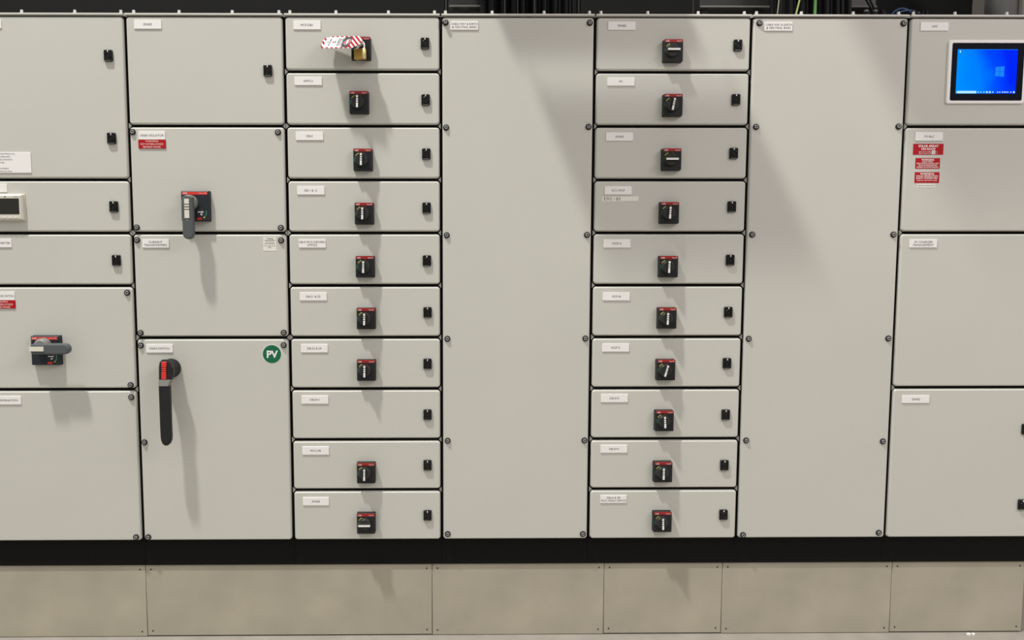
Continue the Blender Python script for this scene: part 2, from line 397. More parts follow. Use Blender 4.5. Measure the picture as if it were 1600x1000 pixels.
sticker((1430.6,247,1468,263.6), ['WARNING', 'DUAL SUPPLY', 'ISOLATE BOTH NORMAL AND', 'SOLAR SUPPLIES BEFORE', 'WORKING ON THIS SWITCHBOARD'], SIGNR, WHITE, 'warning_label', 'red dual supply warning label', 0.0, 0.02, sizes=[0.0072, 0.0048, 0.0048, 0.0048, 0.0048], ys=[0.15, 0.33, 0.50, 0.68, 0.86])
sticker((1429.4,269,1467,285.8), ['WARNING', 'SOLAR GENERATION', 'PLANT CONNECTED', 'Isolate solar system before working'], SIGNR, WHITE, 'warning_label', 'red solar generation warning label', 0.0, 0.02, sizes=[0.0080, 0.0062, 0.0062, 0.0038], ys=[0.15, 0.36, 0.56, 0.76])
sticker((1433,287.3,1461,293), ['ELECTRICAL INSTALLATION'], PAPER, INKD, 'paper_strip', 'small white printed strip', 0.0, 0.01, sizes=[0.004])
sticker((411,370.5,432,392), ['Testing', 'This switchboard has been', 'tested and inspected', '', 'Contact the electrician', 'before making changes', '', 'Date of test and inspection', 'No.', 'Signature'], PAPER, INK, 'notice_sticker', 'small white printed notice', 0.0, 0.012,
        sizes=[0.0062]+[0.0030]*9, ys=[0.10, 0.22, 0.28, 0.35, 0.41, 0.48, 0.55, 0.62, 0.68, 0.75])
# handwritten masking tape
o, q = sticker((941,307.4,997.5,314.4), [], PAPER, INKD, 'tape_strip', 'cream tape strip with handwriting', -0.022)
m = MB(); x0, x1, z0, z1 = q; u = 0.0056
STRK = {'E': [[(1,2),(0.2,2),(0,1),(0,0),(1,0.1)], [(0,1),(0.8,1.1)]], 'M': [[(0,0),(0.1,2),(0.8,0.8),(1.5,2),(1.6,0)]], 'C': [[(1,1.9),(0.3,1.8),(0,1),(0.3,0.1),(1,0.1)]],
        '-': [[(0,1),(0.9,1.05)]], '0': [[(0.5,2),(0,1),(0.4,0),(1,0.3),(1.1,1.4),(0.5,2)]], '1': [[(0,1.5),(0.5,2),(0.5,0)]], 'i': [[(0.6,0),(0.9,0.2)]]}
x = x0+0.008
for ch, adv in (('E', 1.7), ('M', 2.3), ('C', 1.8), ('-', 1.8), ('0', 1.7), ('1', 1.2)):
    for st in STRK[ch]: m.tube([(x+a*u, -0.0010, (z0+z1)/2-0.0055+c*u*1.05) for a, c in st], 0.0008, INKD, 5)
    x += adv*u*1.12
extend(o, m)
# round PV sticker
p = at(425, 553.3); m = MB(); par = leaf_at(p)
m.turn((p.x, p.z), [(0.0385, 0.0), (0.0385, -0.0006)], WHITE, 48); m.turn((p.x, p.z), [(0.0365, -0.0006), (0.0365, -0.0008)], GREEN, 48)
m.text('PV', p.x, p.z, -0.0011, 0.0275, WHITE, 0.052, 0.032)
o = m.build('round_sticker', par, (p.x, 0, p.z)); o['label'] = 'round green sticker with white letters PV'

# rotary switches: square plate with a red strip (part), turning knob with a grip (sub-part)
def rotary(rect, ang=0.0, face=1):
    l, t, r, bt = rect; c = at((l+r)/2, (t+bt)/2, -0.019); x, z = c.x, c.z
    i = 2 if x < 2.1 else 4; W, Hh = 0.0365, 0.0415; D = 0.024
    m = MB()
    m.plate(x-W-0.001, x+W+0.001, z-Hh-0.001, z+Hh+0.001, -0.003, 0.0, 0.003, 0.001, SATIN, seg=2)
    m.plate(x-W, x+W, z-Hh, z+Hh, -D, -0.003, 0.0035, 0.0022, SATIN, seg=3, bseg=3)
    m.box((x-W+0.0015, -D-0.0005, z+Hh-0.0105), (x+W-0.0015, -D+0.002, z+Hh+0.0003), RED)
    m.text('ABB', x-W+0.0125, z+Hh-0.0065, -D-0.0009, 0.0058, PINK, bold=0.02); m.text('Tmax XT', x+W-0.015, z+Hh-0.0065, -D-0.0009, 0.0050, PINK, 0.020, 0.02)
    m.text('OFF', x+0.003, z+Hh-0.0150, -D-0.0008, 0.004, RED)
    kx, kz = x-0.0045, z-0.0005
    for a0, a1, mt in ((112, 148, YMARK), (160, 196, GMARK)):
        n = 5; pts = []
        for k in range(n+1):
            a = radians(a0+(a1-a0)*k/n); pts.append((kx+0.0290*cos(a), -D-0.0006, kz+0.0290*sin(a)))
        for k in range(n, -1, -1):
            a = radians(a0+(a1-a0)*k/n); rr = 0.0265 if mt is YMARK else 0.0270; pts.append((kx+rr*cos(a), -D-0.0006, kz+rr*sin(a)))
        m.quad(pts, mt)
    m.text('0.25', x-W+0.011, z-Hh+0.006, -D-0.0006, 0.0035, INK)
    o = m.build('rotary_switch', cabs[i], (x, 0, z))
    # knob
    g = MB()
    g.turn((0, 0), [(0.0262, -D+0.001), (0.0262, -D-0.005), (0.0235, -D-0.008), (0.0228, -D-0.012), (0.0210, -D-0.0135)], KNOB, 32)
    tip = -0.047
    rings = []
    for yy, hw, hl in ((-D-0.012, 0.0085, 0.0245), (-D-0.018, 0.0065, 0.0255), (tip+0.002, 0.0055, 0.0255), (tip, 0.0045, 0.0245)):
        rings.append([(-hw, yy, -hl+0.003), (-hw+0.003, yy, -hl), (hw-0.003, yy, -hl), (hw, yy, -hl+0.003), (hw, yy, hl-0.003), (hw-0.003, yy, hl), (-hw+0.003, yy, hl), (-hw, yy, hl-0.003)])
    g.loft(rings, KNOB, False)
    segs = [(0.0140, 0.0225), (0.0055, 0.0110), (-0.0025, 0.0030), (-0.0225, -0.0050)]
    if abs(ang) > 1: segs = [(-0.0235, 0.0235)]
    for a, c2 in segs: g.box((-0.0036, tip-0.0010, a), (0.0036, tip+0.0002, c2), WHITE)
    gg = MB(); gg.merge(g, Matrix.Translation((kx, 0, kz)) @ Matrix.Rotation(ang, 4, 'Y'))
    gg.build('knob', o, (kx, 0, kz))
    return o
for k, (l, t) in enumerate([(549,58),(546,142.5),(552,232.7),(554,316.8),(555.5,400),(557,481),(557.3,561.8),(557,722.2),(557,801)]):
    rotary((l, t, l+30, t+(35 if k < 2 else 33.8)), pi/2 if k in (8,) else (0.02 if k else 0.9))
for l, t, ww, hh, a in [(1037,62,30,34.5,pi/2),(1036.5,147,30,34.5,0.19),(1034.5,232,30,34.4,pi/2),(1031,315.5,30,34.3,0.04),(1029.5,400,30,33.6,0.03),(1027.5,480.5,29.7,33.3,0.03),
                     (1025.5,561.5,29.7,33,0.27),(1023.3,641,29.4,33,-0.05),(1021.3,721,29.2,33,0.0),(1020.5,798.8,29,33,-0.03)]:
    rotary((l, t, l+ww, t+hh), a)

# two large lever switches (plate part, lever sub-part)
def lever_switch(rect, hub, horizontal, idx):
    l, t, r, bt = rect; a = at(l, t, -0.022); c = at(r, bt, -0.022); x0, x1, z0, z1 = a.x, c.x, c.z, a.z; D = 0.024
    m = MB(); m.plate(x0-0.001, x1+0.001, z0-0.001, z1+0.001, -0.004, 0.0, 0.003, 0.001, NAVY)
    m.plate(x0, x1, z0, z1, -D, -0.004, 0.003, 0.004, NAVY, seg=3, bseg=1, smooth=False)
    m.box((x0+0.004, -D-0.0006, z1-0.0145), (x1-0.005, -D+0.0004, z1-0.004), REDG)
    m.text('ABB', x0+0.016, z1-0.0092, -D-0.0009, 0.007, PINK, bold=0.02); m.text('Tmax XT6', x1-0.023, z1-0.0092, -D-0.0009, 0.0055, PINK, 0.030)
    # position indicator, lower right
    ix, iz = x1-0.033, z0+0.032
    for k in range(24):
        a0, a1 = 2*pi*k/24, 2*pi*(k+1)/24
        m.quad([(ix+rr*cos(aa), -D-0.0007, iz+rr*sin(aa)) for rr, aa in ((0.0135, a0), (0.0135, a1), (0.0127, a1), (0.0127, a0))], LIPM)
    m.box((ix-0.0105, -D-0.0012, iz+0.0008), (ix+0.0105, -D, iz+0.0050), WHITE)
    m.box((ix-0.001, -D-0.0010, iz-0.009), (ix+0.006, -D, iz-0.003), WHITE)
    for a0, a1, mt in ((-8, 22, GMARK), (-42, -10, GMARK), (-62, -44, YMARK)):
        pts = [(ix+0.0245*cos(radians(a0+(a1-a0)*k/4)), -D-0.0008, iz+0.0245*sin(radians(a0+(a1-a0)*k/4))) for k in range(5)]
        pts += [(ix+0.0205*cos(radians(a0+(a1-a0)*k/4)), -D-0.0008, iz+0.0205*sin(radians(a0+(a1-a0)*k/4))) for k in range(4, -1, -1)]
        m.quad(pts, mt)
    m.box((ix-0.014, -D-0.0008, iz-0.0275), (ix+0.004, -D, iz-0.0185), REDG)
    o = m.build('lever_switch', cabs[idx], (x0, 0, z0)); o['label'] = 'dark square switch plate with a grey lever'
    # lever: built pointing down from the hub, turned if it lies sideways
    h = at(hub[0], hub[1], -0.072); g = MB()
    co = (-0.002, 0.001) if not horizontal else (0.010, -0.004)
    g.turn(co, [(0.029, -D+0.001), (0.029, -0.046), (0.025, -0.053), (0.019, -0.056)], CAPG, 32)
    L = 0.140 if not horizontal else 0.124; W = 0.0210; top = 0.0155
    pr = [(-0.046, W-0.002, 0), (-0.050, W, 0), (-0.066, W, 0), (-0.071, W-0.002, 0), (-0.073, W-0.006, 0)]
    rings = []
    for y, ww, _ in pr:
        ring = []
        for k in range(13): ring.append((ww*cos(pi*k/12), y, top+ww*0.55*sin(pi*k/12)))
        for k in range(13): ring.append((-ww*cos(pi*k/12), y, -(L-W)-ww*sin(pi*k/12)))
        rings.append(ring)
    g.loft(rings, LEVER, False)
    if not horizontal:
        for a1, a0 in ((0.0130, -0.006), (-0.0095, -0.0155), (-0.0195, -0.0255), (-0.0290, -0.0600)): g.box((-0.0095, -0.0755, a0), (0.0085, -0.072, a1), CREAM)
        g.box((-0.004, -0.0735, -0.0685), (0.004, -0.0728, -0.0670), CREAM)
    else:
        g.box((-0.0075, -0.0790, -0.028), (0.0095, -0.072, 0.0265), CREAM)
    g.turn((co[0]+0.010, co[1]+0.014), [(0.0018, -0.0540), (0.0018, -0.0563)], HOLE, 8)
    gg = MB(); T = Matrix.Translation((h.x, 0, h.z))
    if horizontal: T = T @ Matrix.Rotation(-pi/2, 4, 'Y')
    gg.merge(g, T); gg.build('lever', o, (h.x, 0, h.z))
lever_switch((282.5, 298.3, 327.5, 345.5), (292, 316), False, 1)
lever_switch((47.5, 525, 94, 570.5), (57.5, 545.7), True, 0)

# main switch: round base, long black lever with a red grip
p = at(263.5, 577, -0.03); q2 = at(255.5, 573, -0.075)
m = MB(); m.turn((p.x, p.z), [(0.0385, 0), (0.0385, -0.010), (0.036, -0.014), (0.0335, -0.030), (0.028, -0.046), (0.020, -0.055)], SATIN, 36)
o = m.build('main_switch', cabs[1], (p.x, 0, p.z)); o['label'] = 'black round switch base with a long lever'
g = MB(); tl = at(247.5, 563, -0.07)
def bar(path, m_, cap=12):
    """sweep of rounded boxes down the handle: (px_left, px_right, py, y_back, y_front)"""
    rings = []
    for l, r, py, yb, yf in path:
        a = at(l, py, yf); c = at(r, py, yf); e = 0.004; X0, X1, Z = a.x, c.x, a.z
        rings.append([(X0, yb-e, Z), (X0+e, yb, Z), (X1-e, yb, Z), (X1, yb-e, Z), (X1, yf+e, Z), (X1-e, yf, Z), (X0+e, yf, Z), (X0, yf+e, Z)])
    g.loft(rings, m_, False)
bar([(252, 262, 562.5, -0.05, -0.068), (248.5, 267, 567, -0.045, -0.072), (247.6, 270, 575, -0.045, -0.074), (247.6, 270, 585, -0.045, -0.075), (247.6, 267, 593.5, -0.048, -0.077)], SATIN)
bar([(247.6, 267, 593.5, -0.050, -0.079), (247.0, 263.5, 603.5, -0.058, -0.085)], CAPG)
bar([(247.2, 263.8, 603.5, -0.056, -0.084), (248.0, 265.0, 625, -0.062, -0.088), (249.4, 266.4, 665, -0.066, -0.090), (250.3, 267.2, 683, -0.066, -0.090),
     (251.2, 266.7, 689, -0.066, -0.090), (253.2, 264.8, 694, -0.067, -0.089), (256.5, 262, 696.3, -0.068, -0.087)], SATIN)
for a1, a0 in ((565.5, 574.5), (575.5, 577.5), (578.5, 580.5), (581.5, 593)):
    A = at(252, a1, -0.078); B = at(259.8, a0, -0.078); g.plate(A.x, B.x, B.z, A.z, -0.0795, -0.072, 0.002, 0.0012, REDG, seg=2, bseg=2)
ho = g.build('lever', o, (tl.x, 0, tl.z)); ho['label'] = 'long black lever with a red grip inset'

# small power meter on the left section
a = at(-62, 303.5, -0.018); c = at(36, 344, -0.018); x0, x1, z0, z1 = a.x, c.x, c.z, a.z
m = MB(); m.plate(x0-0.003, x1+0.003, z0-0.003, z1+0.003, -0.004, 0.0, 0.002, 0.001, METER)
m.plate(x0, x1, z0, z1, -0.020, -0.004, 0.003, 0.006, METER, bseg=1, smooth=False)
o = m.build('power_meter', cabs[0], (x0, 0, z0)); o['label'] = 'small cream framed meter with an unlit screen'
A = at(-56, 310, -0.020); B = at(30.5, 334.8, -0.020)
m.__init__(); m.plate(A.x, B.x, B.z, A.z, -0.0206, -0.019, 0.001, 0.0003, LCD, bseg=1)
for k in range(7):
    X = B.x-0.015-k*0.022; m.plate(X-0.007, X+0.007, z0+0.0075, z0+0.0125, -0.0215, -0.019, 0.0015, 0.0006, CREAM, seg=2, bseg=2)
m.text('Power', x1-0.022, z1-0.0095, -0.0206, 0.0045, INK); m.box((x1-0.067, -0.0206, z1-0.0125), (x1-0.062, -0.0199, z1-0.0080), INK)
m.build('display_and_keys', o, (A.x, 0, B.z))

# touch screen
x0 = (at(1483, 62, -0.006).x+at(1478, 162, -0.006).x)/2; z1 = at(1540, 62.3, -0.006).z; z0 = at(1540, 162, -0.006).z; x1 = x0+0.306
par = leaf_at(Vector((x0+0.02, 0, (z0+z1)/2)))
m = MB(); m.plate(x0, x1, z0, z1, -0.007, 0, 0.009, 0.003, SILV)
o = m.build('touch_screen', cabs[6], (x0, 0, z0)); o['label'] = 'lit blue touch screen in a silver frame'
m = MB(); gx0, gx1, gz0, gz1 = x0+0.0135, x1-0.0115, z0+0.0115, z1-0.0115
m.plate(gx0, gx1, gz0, gz1, -0.0076, -0.006, 0.006, 0.0004, BEZEL, bseg=1)
# the picture on the screen: blue gradient wallpaper, emitted by the display itself
SCR = bpy.data.materials.new('lit_screen'); SCR.use_nodes = True; nt = SCR.node_tree; bs = nt.nodes['Principled BSDF']
bs.inputs['Base Color'].default_value = (0.0, 0.0, 0.0, 1); bs.inputs['Roughness'].default_value = 0.3; bs.inputs['Specular IOR Level'].default_value = 0.0
tc = nt.nodes.new('ShaderNodeTexCoord'); gr = nt.nodes.new('ShaderNodeSeparateXYZ'); nt.links.new(tc.outputs['Generated'], gr.inputs[0])
rp = nt.nodes.new('ShaderNodeValToRGB'); e = rp.color_ramp.elements
e[0].position = 0.0; e[0].color = (0.0, 0.30, 1.0, 1); e[1].position = 1.0; e[1].color = (0.0, 0.02, 0.95, 1)
k = e.new(0.45); k.color = (0.0, 0.21, 1.0, 1); k = e.new(0.72); k.color = (0.0, 0.07, 1.0, 1)
ns = nt.nodes.new('ShaderNodeTexNoise'); ns.inputs['Scale'].default_value = 2.0; nt.links.new(tc.outputs['Generated'], ns.inputs['Vector'])
ad = nt.nodes.new('ShaderNodeMath'); ad.operation = 'MULTIPLY_ADD'; ad.inputs[1].default_value = 0.35; nt.links.new(ns.outputs['Fac'], ad.inputs[0])
sb = nt.nodes.new('ShaderNodeMath'); sb.operation = 'SUBTRACT'; sb.inputs[1].default_value = 0.17; nt.links.new(gr.outputs['X'], sb.inputs[0]); nt.links.new(sb.outputs[0], ad.inputs[2])
mz = nt.nodes.new('ShaderNodeMath'); mz.operation = 'MULTIPLY_ADD'; mz.inputs[1].default_value = 0.22; nt.links.new(gr.outputs['Z'], mz.inputs[0]); nt.links.new(ad.outputs[0], mz.inputs[2])
nt.links.new(mz.outputs[0], rp.inputs['Fac'])
nt.links.new(rp.outputs['Color'], bs.inputs['Emission Color']); bs.inputs['Emission Strength'].default_value = 1.0
m.build('screen_glass', o, (gx0, 0, gz0))
GLOW = mat('screen_light_blue', (0, 0, 0), 0.3, emit=((0.012, 0.24, 0.95), 1.0), spec=0); GLW2 = mat('screen_white', (0, 0, 0), 0.3, emit=((0.45, 0.85, 1.0), 1.0), spec=0)
sx0, sx1, sz0, sz1 = x0+0.0345, x1-0.0375, z0+0.038, z1-0.036
m = MB(); m.box((sx0, -0.0082, sz0), (sx1, -0.0074, sz1), SCR)
y = -0.0085; wx, wz, s_ = sx0+(sx1-sx0)*0.715, sz0+(sz1-sz0)*0.50, 0.0175
m.quad([(wx-s_, y, wz-s_*0.98), (wx-0.0006, y, wz-s_*1.04), (wx-0.0006, y, wz-0.0006), (wx-s_, y, wz-0.0006)], GLOW)
m.quad([(wx+0.0006, y, wz-s_*1.06), (wx+s_, y, wz-s_*1.14), (wx+s_, y, wz-0.0006), (wx+0.0006, y, wz-0.0006)], GLOW)
m.quad([(wx-s_, y, wz+0.0006), (wx-0.0006, y, wz+0.0006), (wx-0.0006, y, wz+s_*1.04), (wx-s_, y, wz+s_*0.98)], GLOW)
m.quad([(wx+0.0006, y, wz+0.0006), (wx+s_, y, wz+0.0006), (wx+s_, y, wz+s_*1.14), (wx+0.0006, y, wz+s_*1.06)], GLOW)
m.box((sx0+0.006, y, sz0+0.001), (sx0+0.080, -0.0080, sz0+0.010), GLW2)
for f in (0.02, 0.375, 0.42, 0.47, 0.52, 0.57, 0.62, 0.70, 0.735, 0.78, 0.81, 0.84, 0.87, 0.92, 0.97):
    X = sx0+(sx1-sx0)*f; r_ = 0.0022 if f not in (0.57, 0.97, 0.52) else 0.0034; m.box((X-r_, y, sz0+0.0055-r_), (X+r_, -0.0080, sz0+0.0055+r_), GLW2)
m.box((sx0, y, sz1-0.0018), (sx1, -0.0080, sz1-0.0002), GLOW); m.box((sx0+0.008, y, sz1-0.013), (sx0+0.012, -0.0080, sz1-0.004), GLW2)
m.build('lit_display', o, (sx0, 0, sz0))

# ---------------------------------------------------------------- padlock and lockout tag
A = at(562, 68, -0.050)
t = root('padlock', at(562.5, 84, -0.062), 'brass padlock hanging from the topmost switch beside the striped tag', 'padlock')
p = at(562.5, 85, -0.060); g = MB()
gm = MB(); gm.plate(-0.0215, 0.0215, -0.0195, 0.0195, -0.0095, 0.0095, 0.004, 0.003, BRASS)
g.merge(gm, Matrix.Translation((p.x, -0.060, p.z)) @ Matrix.Rotation(radians(-24), 4, 'Z')); g.build('lock_body', t, (p.x, -0.06, p.z))
e_ = MB(); ex = p.x+0.0170; e_.tube([(ex, -0.0745, p.z-0.0185), (ex, -0.0745, p.z-0.0165), (ex, -0.0745, p.z+0.0175), (ex, -0.0745, p.z+0.0195)], [0.0035, 0.0062, 0.0062, 0.0040], BRASSB, 12)
e_.build('lock_cylinder', t, (ex, -0.0745, p.z))
sh = MB(); pts = []
for k in range(11):
    a = pi*k/10; pts.append((p.x+0.004+0.0130*cos(a), -0.062+0.004*cos(a)*-1, p.z+0.0340+0.0130*sin(a)))
pts = [(pts[0][0]+0.0, pts[0][1], p.z+0.015)]+pts+[(pts[-1][0], pts[-1][1], p.z+0.015)]
sh.tube(pts, 0.0032, STEEL, 10); sh.build('shackle', t, (p.x, -0.062, p.z+0.03))

TAGW = mat('white_tag_card', (0.70, 0.67, 0.67), 0.8, spec=0.1); TAGR = mat('red_tag_stripe', (0.34, 0.018, 0.03), 0.8, spec=0.1)
# tag: local frame u along its length, v across; top edge leans back towards the door
tz, bz = at(530, 57, -0.020), at(530, 75.5, -0.098)
c0 = Vector((at(532, 66, -0.08).x, -0.060, (tz.z+bz.z)/2)); vdir = Vector((0, (0.098-0.020), tz.z-bz.z)); HV = vdir.length/2; vdir.normalize(); udir = Vector((1, -0.125, -0.022)).normalized(); vdir = (vdir - udir*vdir.dot(udir)).normalized(); nd = udir.cross(vdir).normalized()
if nd.y > 0: nd = -nd
xl, xr = at(499.5, 72, -0.085).x, at(565.5, 68, -0.07).x; L2 = (xr-xl)/2; cxm = (xr+xl)/2
def tp(u_, v_, off=0.0): return Vector((cxm, c0.y, c0.z)) + udir*u_ + vdir*v_ + nd*off
outl = [(-L2+0.004, -HV*0.55), (-L2+0.012, -HV), (L2-0.030, -HV), (L2, -HV*0.30), (L2, HV*0.30), (L2-0.016, HV), (-L2+0.024, HV), (-L2+0.004, HV*0.62)]
m = MB(); m.loft([[tp(a, c2, -0.0006) for a, c2 in outl], [tp(a, c2, 0.0006) for a, c2 in outl]], TAGW, False)
def poly_clip(poly, inside, inter):
    out = []
    for k in range(len(poly)):
        a, b_ = poly[k-1], poly[k]
        if inside(b_):
            if not inside(a): out.append(inter(a, b_))
            out.append(b_)
        elif inside(a): out.append(inter(a, b_))
    return out
def clip_to(poly, shape):
    n = len(shape)
    for k in range(n):
        ax, ay = shape[k]; bx, by = shape[(k+1) % n]
        f = lambda p_: (bx-ax)*(p_[1]-ay)-(by-ay)*(p_[0]-ax)
        def inter(a, b_, f=f):
            fa, fb = f(a), f(b_); s2 = fa/(fa-fb); return (a[0]+(b_[0]-a[0])*s2, a[1]+(b_[1]-a[1])*s2)
        poly = poly_clip(poly, lambda p_: f(p_) >= -1e-9, inter)
        if len(poly) < 3: return []
    return poly
band = 0.0085
strip_regions = [[(-L2, -HV), (L2, -HV), (L2, -HV+band), (-L2, -HV+band)], [(-L2, HV-band), (L2, HV-band), (L2, HV), (-L2, HV)],
                 [(-L2, -HV+band), (-L2+0.016, -HV+band), (-L2+0.016, HV-band), (-L2, HV-band)], [(L2-0.046, -HV+band), (L2, -HV+band), (L2, HV-band), (L2-0.046, HV-band)]]
u_ = -L2-0.08
while u_ < L2+0.08:
    stripe = [(u_, HV), (u_+0.055, -HV), (u_+0.065, -HV), (u_+0.010, HV)]; stripe = [stripe[0], stripe[1], stripe[2], stripe[3]]
    for rg in strip_regions:
        q = clip_to(clip_to(stripe, rg), outl)
        if q: m.quad([tp(a, c2, 0.0010) for a, c2 in q], TAGR)
    u_ += 0.0180
ell = [(L2-0.055+0.011*cos(2*pi*k/24)+0.003*sin(2*pi*k/24), 0.0245*sin(2*pi*k/24)) for k in range(24)]
m.quad([tp(a, c2, 0.0008) for a, c2 in [(L2-0.071, -HV+0.006), (L2-0.041, -HV+0.006), (L2-0.041, HV-0.006), (L2-0.071, HV-0.006)]], INKD)
m.quad([tp(a, c2, 0.0013) for a, c2 in ell], TAGW)
m.quad([tp(L2-0.055+(a-(L2-0.055))*0.86, c2*0.90, 0.0015) for a, c2 in ell], TAGR)
m.quad([tp(L2-0.055+(a-(L2-0.055))*0.40, c2*0.72, 0.0017) for a, c2 in ell], TAGW)
def tag_text(s_, u0, h, mt):
    vs, fs, wd = glyphs(s_, 0.03, 'CENTER'); k = h/0.7; kx = min(k, 0.062/wd)
    m.add([tp(u0-(z_-0.35)*k*-1, 0+x_*kx, 0.0012) for x_, z_ in vs], [tuple(reversed(f)) for f in fs], mt)
for s_, u0, h in (('DO NOT OPERATE', -L2+0.082, 0.0055), ('THIS LOCK & TAG MAY', -L2+0.073, 0.0040), ('ONLY BE REMOVED BY', -L2+0.066, 0.0040), ('NAME', -L2+0.054, 0.004), ('DEPT', -L2+0.046, 0.004), ('EXPECTED COMPLETION', -L2+0.034, 0.0040), ('DATE', -L2+0.026, 0.0035)):
    tag_text(s_, u0, h*1.25, INKD)
tg = m.build('lockout_tag', None, tp(0, 0)); tag(tg, 'red and white striped lockout tag sticking out from the topmost switch', 'tag')
# wire tie of the tag to the lock shackle
m = MB(); c1 = tp(L2-0.008, 0.0, 0.001); m.tube([c1, c1+Vector((0.006, -0.004, 0.004)), Vector((p.x+0.016, -0.064, p.z+0.042)), Vector((p.x+0.012, -0.058, p.z+0.046)), c1+Vector((0.002, 0.006, 0.002))], 0.0010, SATIN, 6)
m.build('tie_wire', tg, c1)

# ---------------------------------------------------------------- cladding boards under the board
seams = [-75, 229, 675.3, 943.3, 1127.5, 1391.5, 1598.5]
PLAB = ['beige cladding board below the plinth at the left edge', 'widest beige cladding board, below the green PV sticker section', 'beige cladding board below the left tall blank cover',
        'narrow beige cladding board below the right stack of short doors', 'beige cladding board below the right tall blank cover', 'beige cladding board below the plinth at the right edge']
for i in range(6):
    xa, xb = at(seams[i], 936, 0.033).x+0.001, at(seams[i+1], 936, 0.033).x-0.001
    z1 = H-0.1135; z0 = 0.002+0.003*(i % 2)
    m = MB(); m.plate(xa, xb, z0, z1, 0.0325, 0.0425, 0.0006, 0.0015, FIBRE, seg=1, bseg=2)
    for X in (xa+0.021, xb-0.021):
        for Z in (z0+0.020, z1-0.020): m.turn((X, Z), [(0.0034, 0.0330), (0.0034, 0.0320)], HOLE, 10)
    o = m.build('cladding_board', None, (xa, 0.0325, z0)); tag(o, PLAB[i], 'board', 'cladding boards along the base')
# small white chips lying on the floor at the right
for k, (px, s_) in enumerate(((1514, 0.011), (1521, 0.009))):
    P = at(px, 996, 0.01); m = MB()
    pts = [(P.x+s_*random.uniform(.6, 1)*cos(a*pi/3), 0.012+s_*0.6*sin(a*pi/3)) for a in range(6)]
    m.loft([[(x_, y_, 0.0) for x_, y_ in pts], [(x_, y_, 0.006) for x_, y_ in pts]], WHITE, False)
    tag(m.build('debris_chip', None, (P.x, 0.012, 0)), ['larger white chip on the floor by the right cladding board', 'smaller white chip on the floor by the right cladding board'][k], 'debris')

# ---------------------------------------------------------------- above and behind the switchboard
LZ = TOPZ+0.0105
def upright(pl, pr, name, label, mt, y0, y1, cat='post'):
    xa, xb = at(pl, 10, y0).x, at(pr, 10, y0).x
    m = MB(); m.box((xa, y0, LZ), (xa+0.004, y1, 2.94), mt); m.box((xb-0.004, y0, LZ), (xb, y1, 2.94), mt); m.box((xa, y0, LZ), (xb, y0+0.004, 2.94), mt)
    tag(m.build(name, None, (xa, y0, LZ)), label, cat)
upright(694.5, 699.5, 'support_post', 'grey upright channel left of the left black cable bunch', POSTM, 0.46, 0.50)
upright(901.5, 907, 'support_post', 'grey upright channel right of the left black cable bunch', POSTM, 0.46, 0.50)
upright(1086.5, 1092.5, 'support_post', 'grey upright channel left of the right wide duct', POSTM, 0.46, 0.50)
def duct(pl, pr, label):
    xa, xb = at(pl, 10, 0.36).x, at(pr, 10, 0.36).x; z = at(800, 11.0, 0.36).z
    m = MB(); m.box((xa, 0.36, z), (xb, 0.44, 2.94), DUCTM); o = m.build('cable_duct', None, (xa, 0.36, z)); tag(o, label, 'duct')
    m = MB(); m.box((xa+0.002, 0.350, z), (xb-0.002, 0.3605, z+0.005), LIPM); m.build('bottom_lip', o, (xa, 0.35, z))
    for Z in (0.045, 0.11, 0.17):
        m = MB(); m.box((xa+0.002, 0.357, z+Z), (xb-0.002, 0.3602, z+Z+0.012), DUCTM); m.build('cover_rib', o, (xa, 0.357, z+Z))
    for X in (xa+0.03, xb-0.03):
        m = MB(); m.box((X-0.012, 0.38, LZ), (X+0.012, 0.43, z), DUCTM); m.build('duct_foot', o, (X, 0.38, LZ))
duct(701, 751, 'dark cable duct with a pale bottom lip, left of the left cable bunch')
duct(1093, 1203, 'wide dark cable duct with a pale bottom lip, left of the green cables')

def cable(px0, px1, y, r, mt, label, group, bend=0.0, name='power_cable'):
    a = at(px0, 22, y); top = at(px1, 0, y)
    dx = (top.x-a.x)/(max(top.z-a.z, 0.01)); pts = []
    for k in range(9):
        zz = LZ-0.001 + (2.97-LZ)*k/8
        pts.append((a.x+dx*(zz-LZ), y, zz))
    m = MB(); m.tube(pts, r, mt, 10); tag(m.build(name, None, pts[0]), label, 'cable', group)
xs, k = 757, 0
while xs < 899:
    k += 1; cable(xs, xs+random.uniform(-.25, .25), (0.20, 0.25, 0.30)[k % 3], random.uniform(0.0095, 0.0135), CABK, 'black power cable rising from the left tall section', 'black cables above the left tall cover')
    xs += random.uniform(4.6, 6.5)
for xs in (789, 809, 835): cable(xs, xs, 0.18, 0.0022, mat('grey_wire', (0.05, 0.05, 0.048), 0.5), 'thin dark grey wire in front of the left black cables', 'thin grey wires over the left black cables', name='thin_wire')
xs, k = 1208, 0
while xs < 1328:
    k += 1
    cable(xs, xs+random.uniform(-.25, .25), (0.22, 0.27, 0.32)[k % 3], random.uniform(0.0095, 0.0135), CABK, 'black power cable rising from the right tall section', 'black cables above the right tall cover')
    xs += random.uniform(5.0, 6.8)
cable(1213, 1215.5, 0.17, 0.0024, CABT, 'thin beige cable in front of the right black cables', None)
cable(1239.5, 1245, 0.17, 0.0036, CABY, 'slanting yellow green earth cable above the right tall cover', None)
cable(1273.5, 1274.2, 0.17, 0.0058, CABG, 'thick upright green cable above the right tall cover', None)
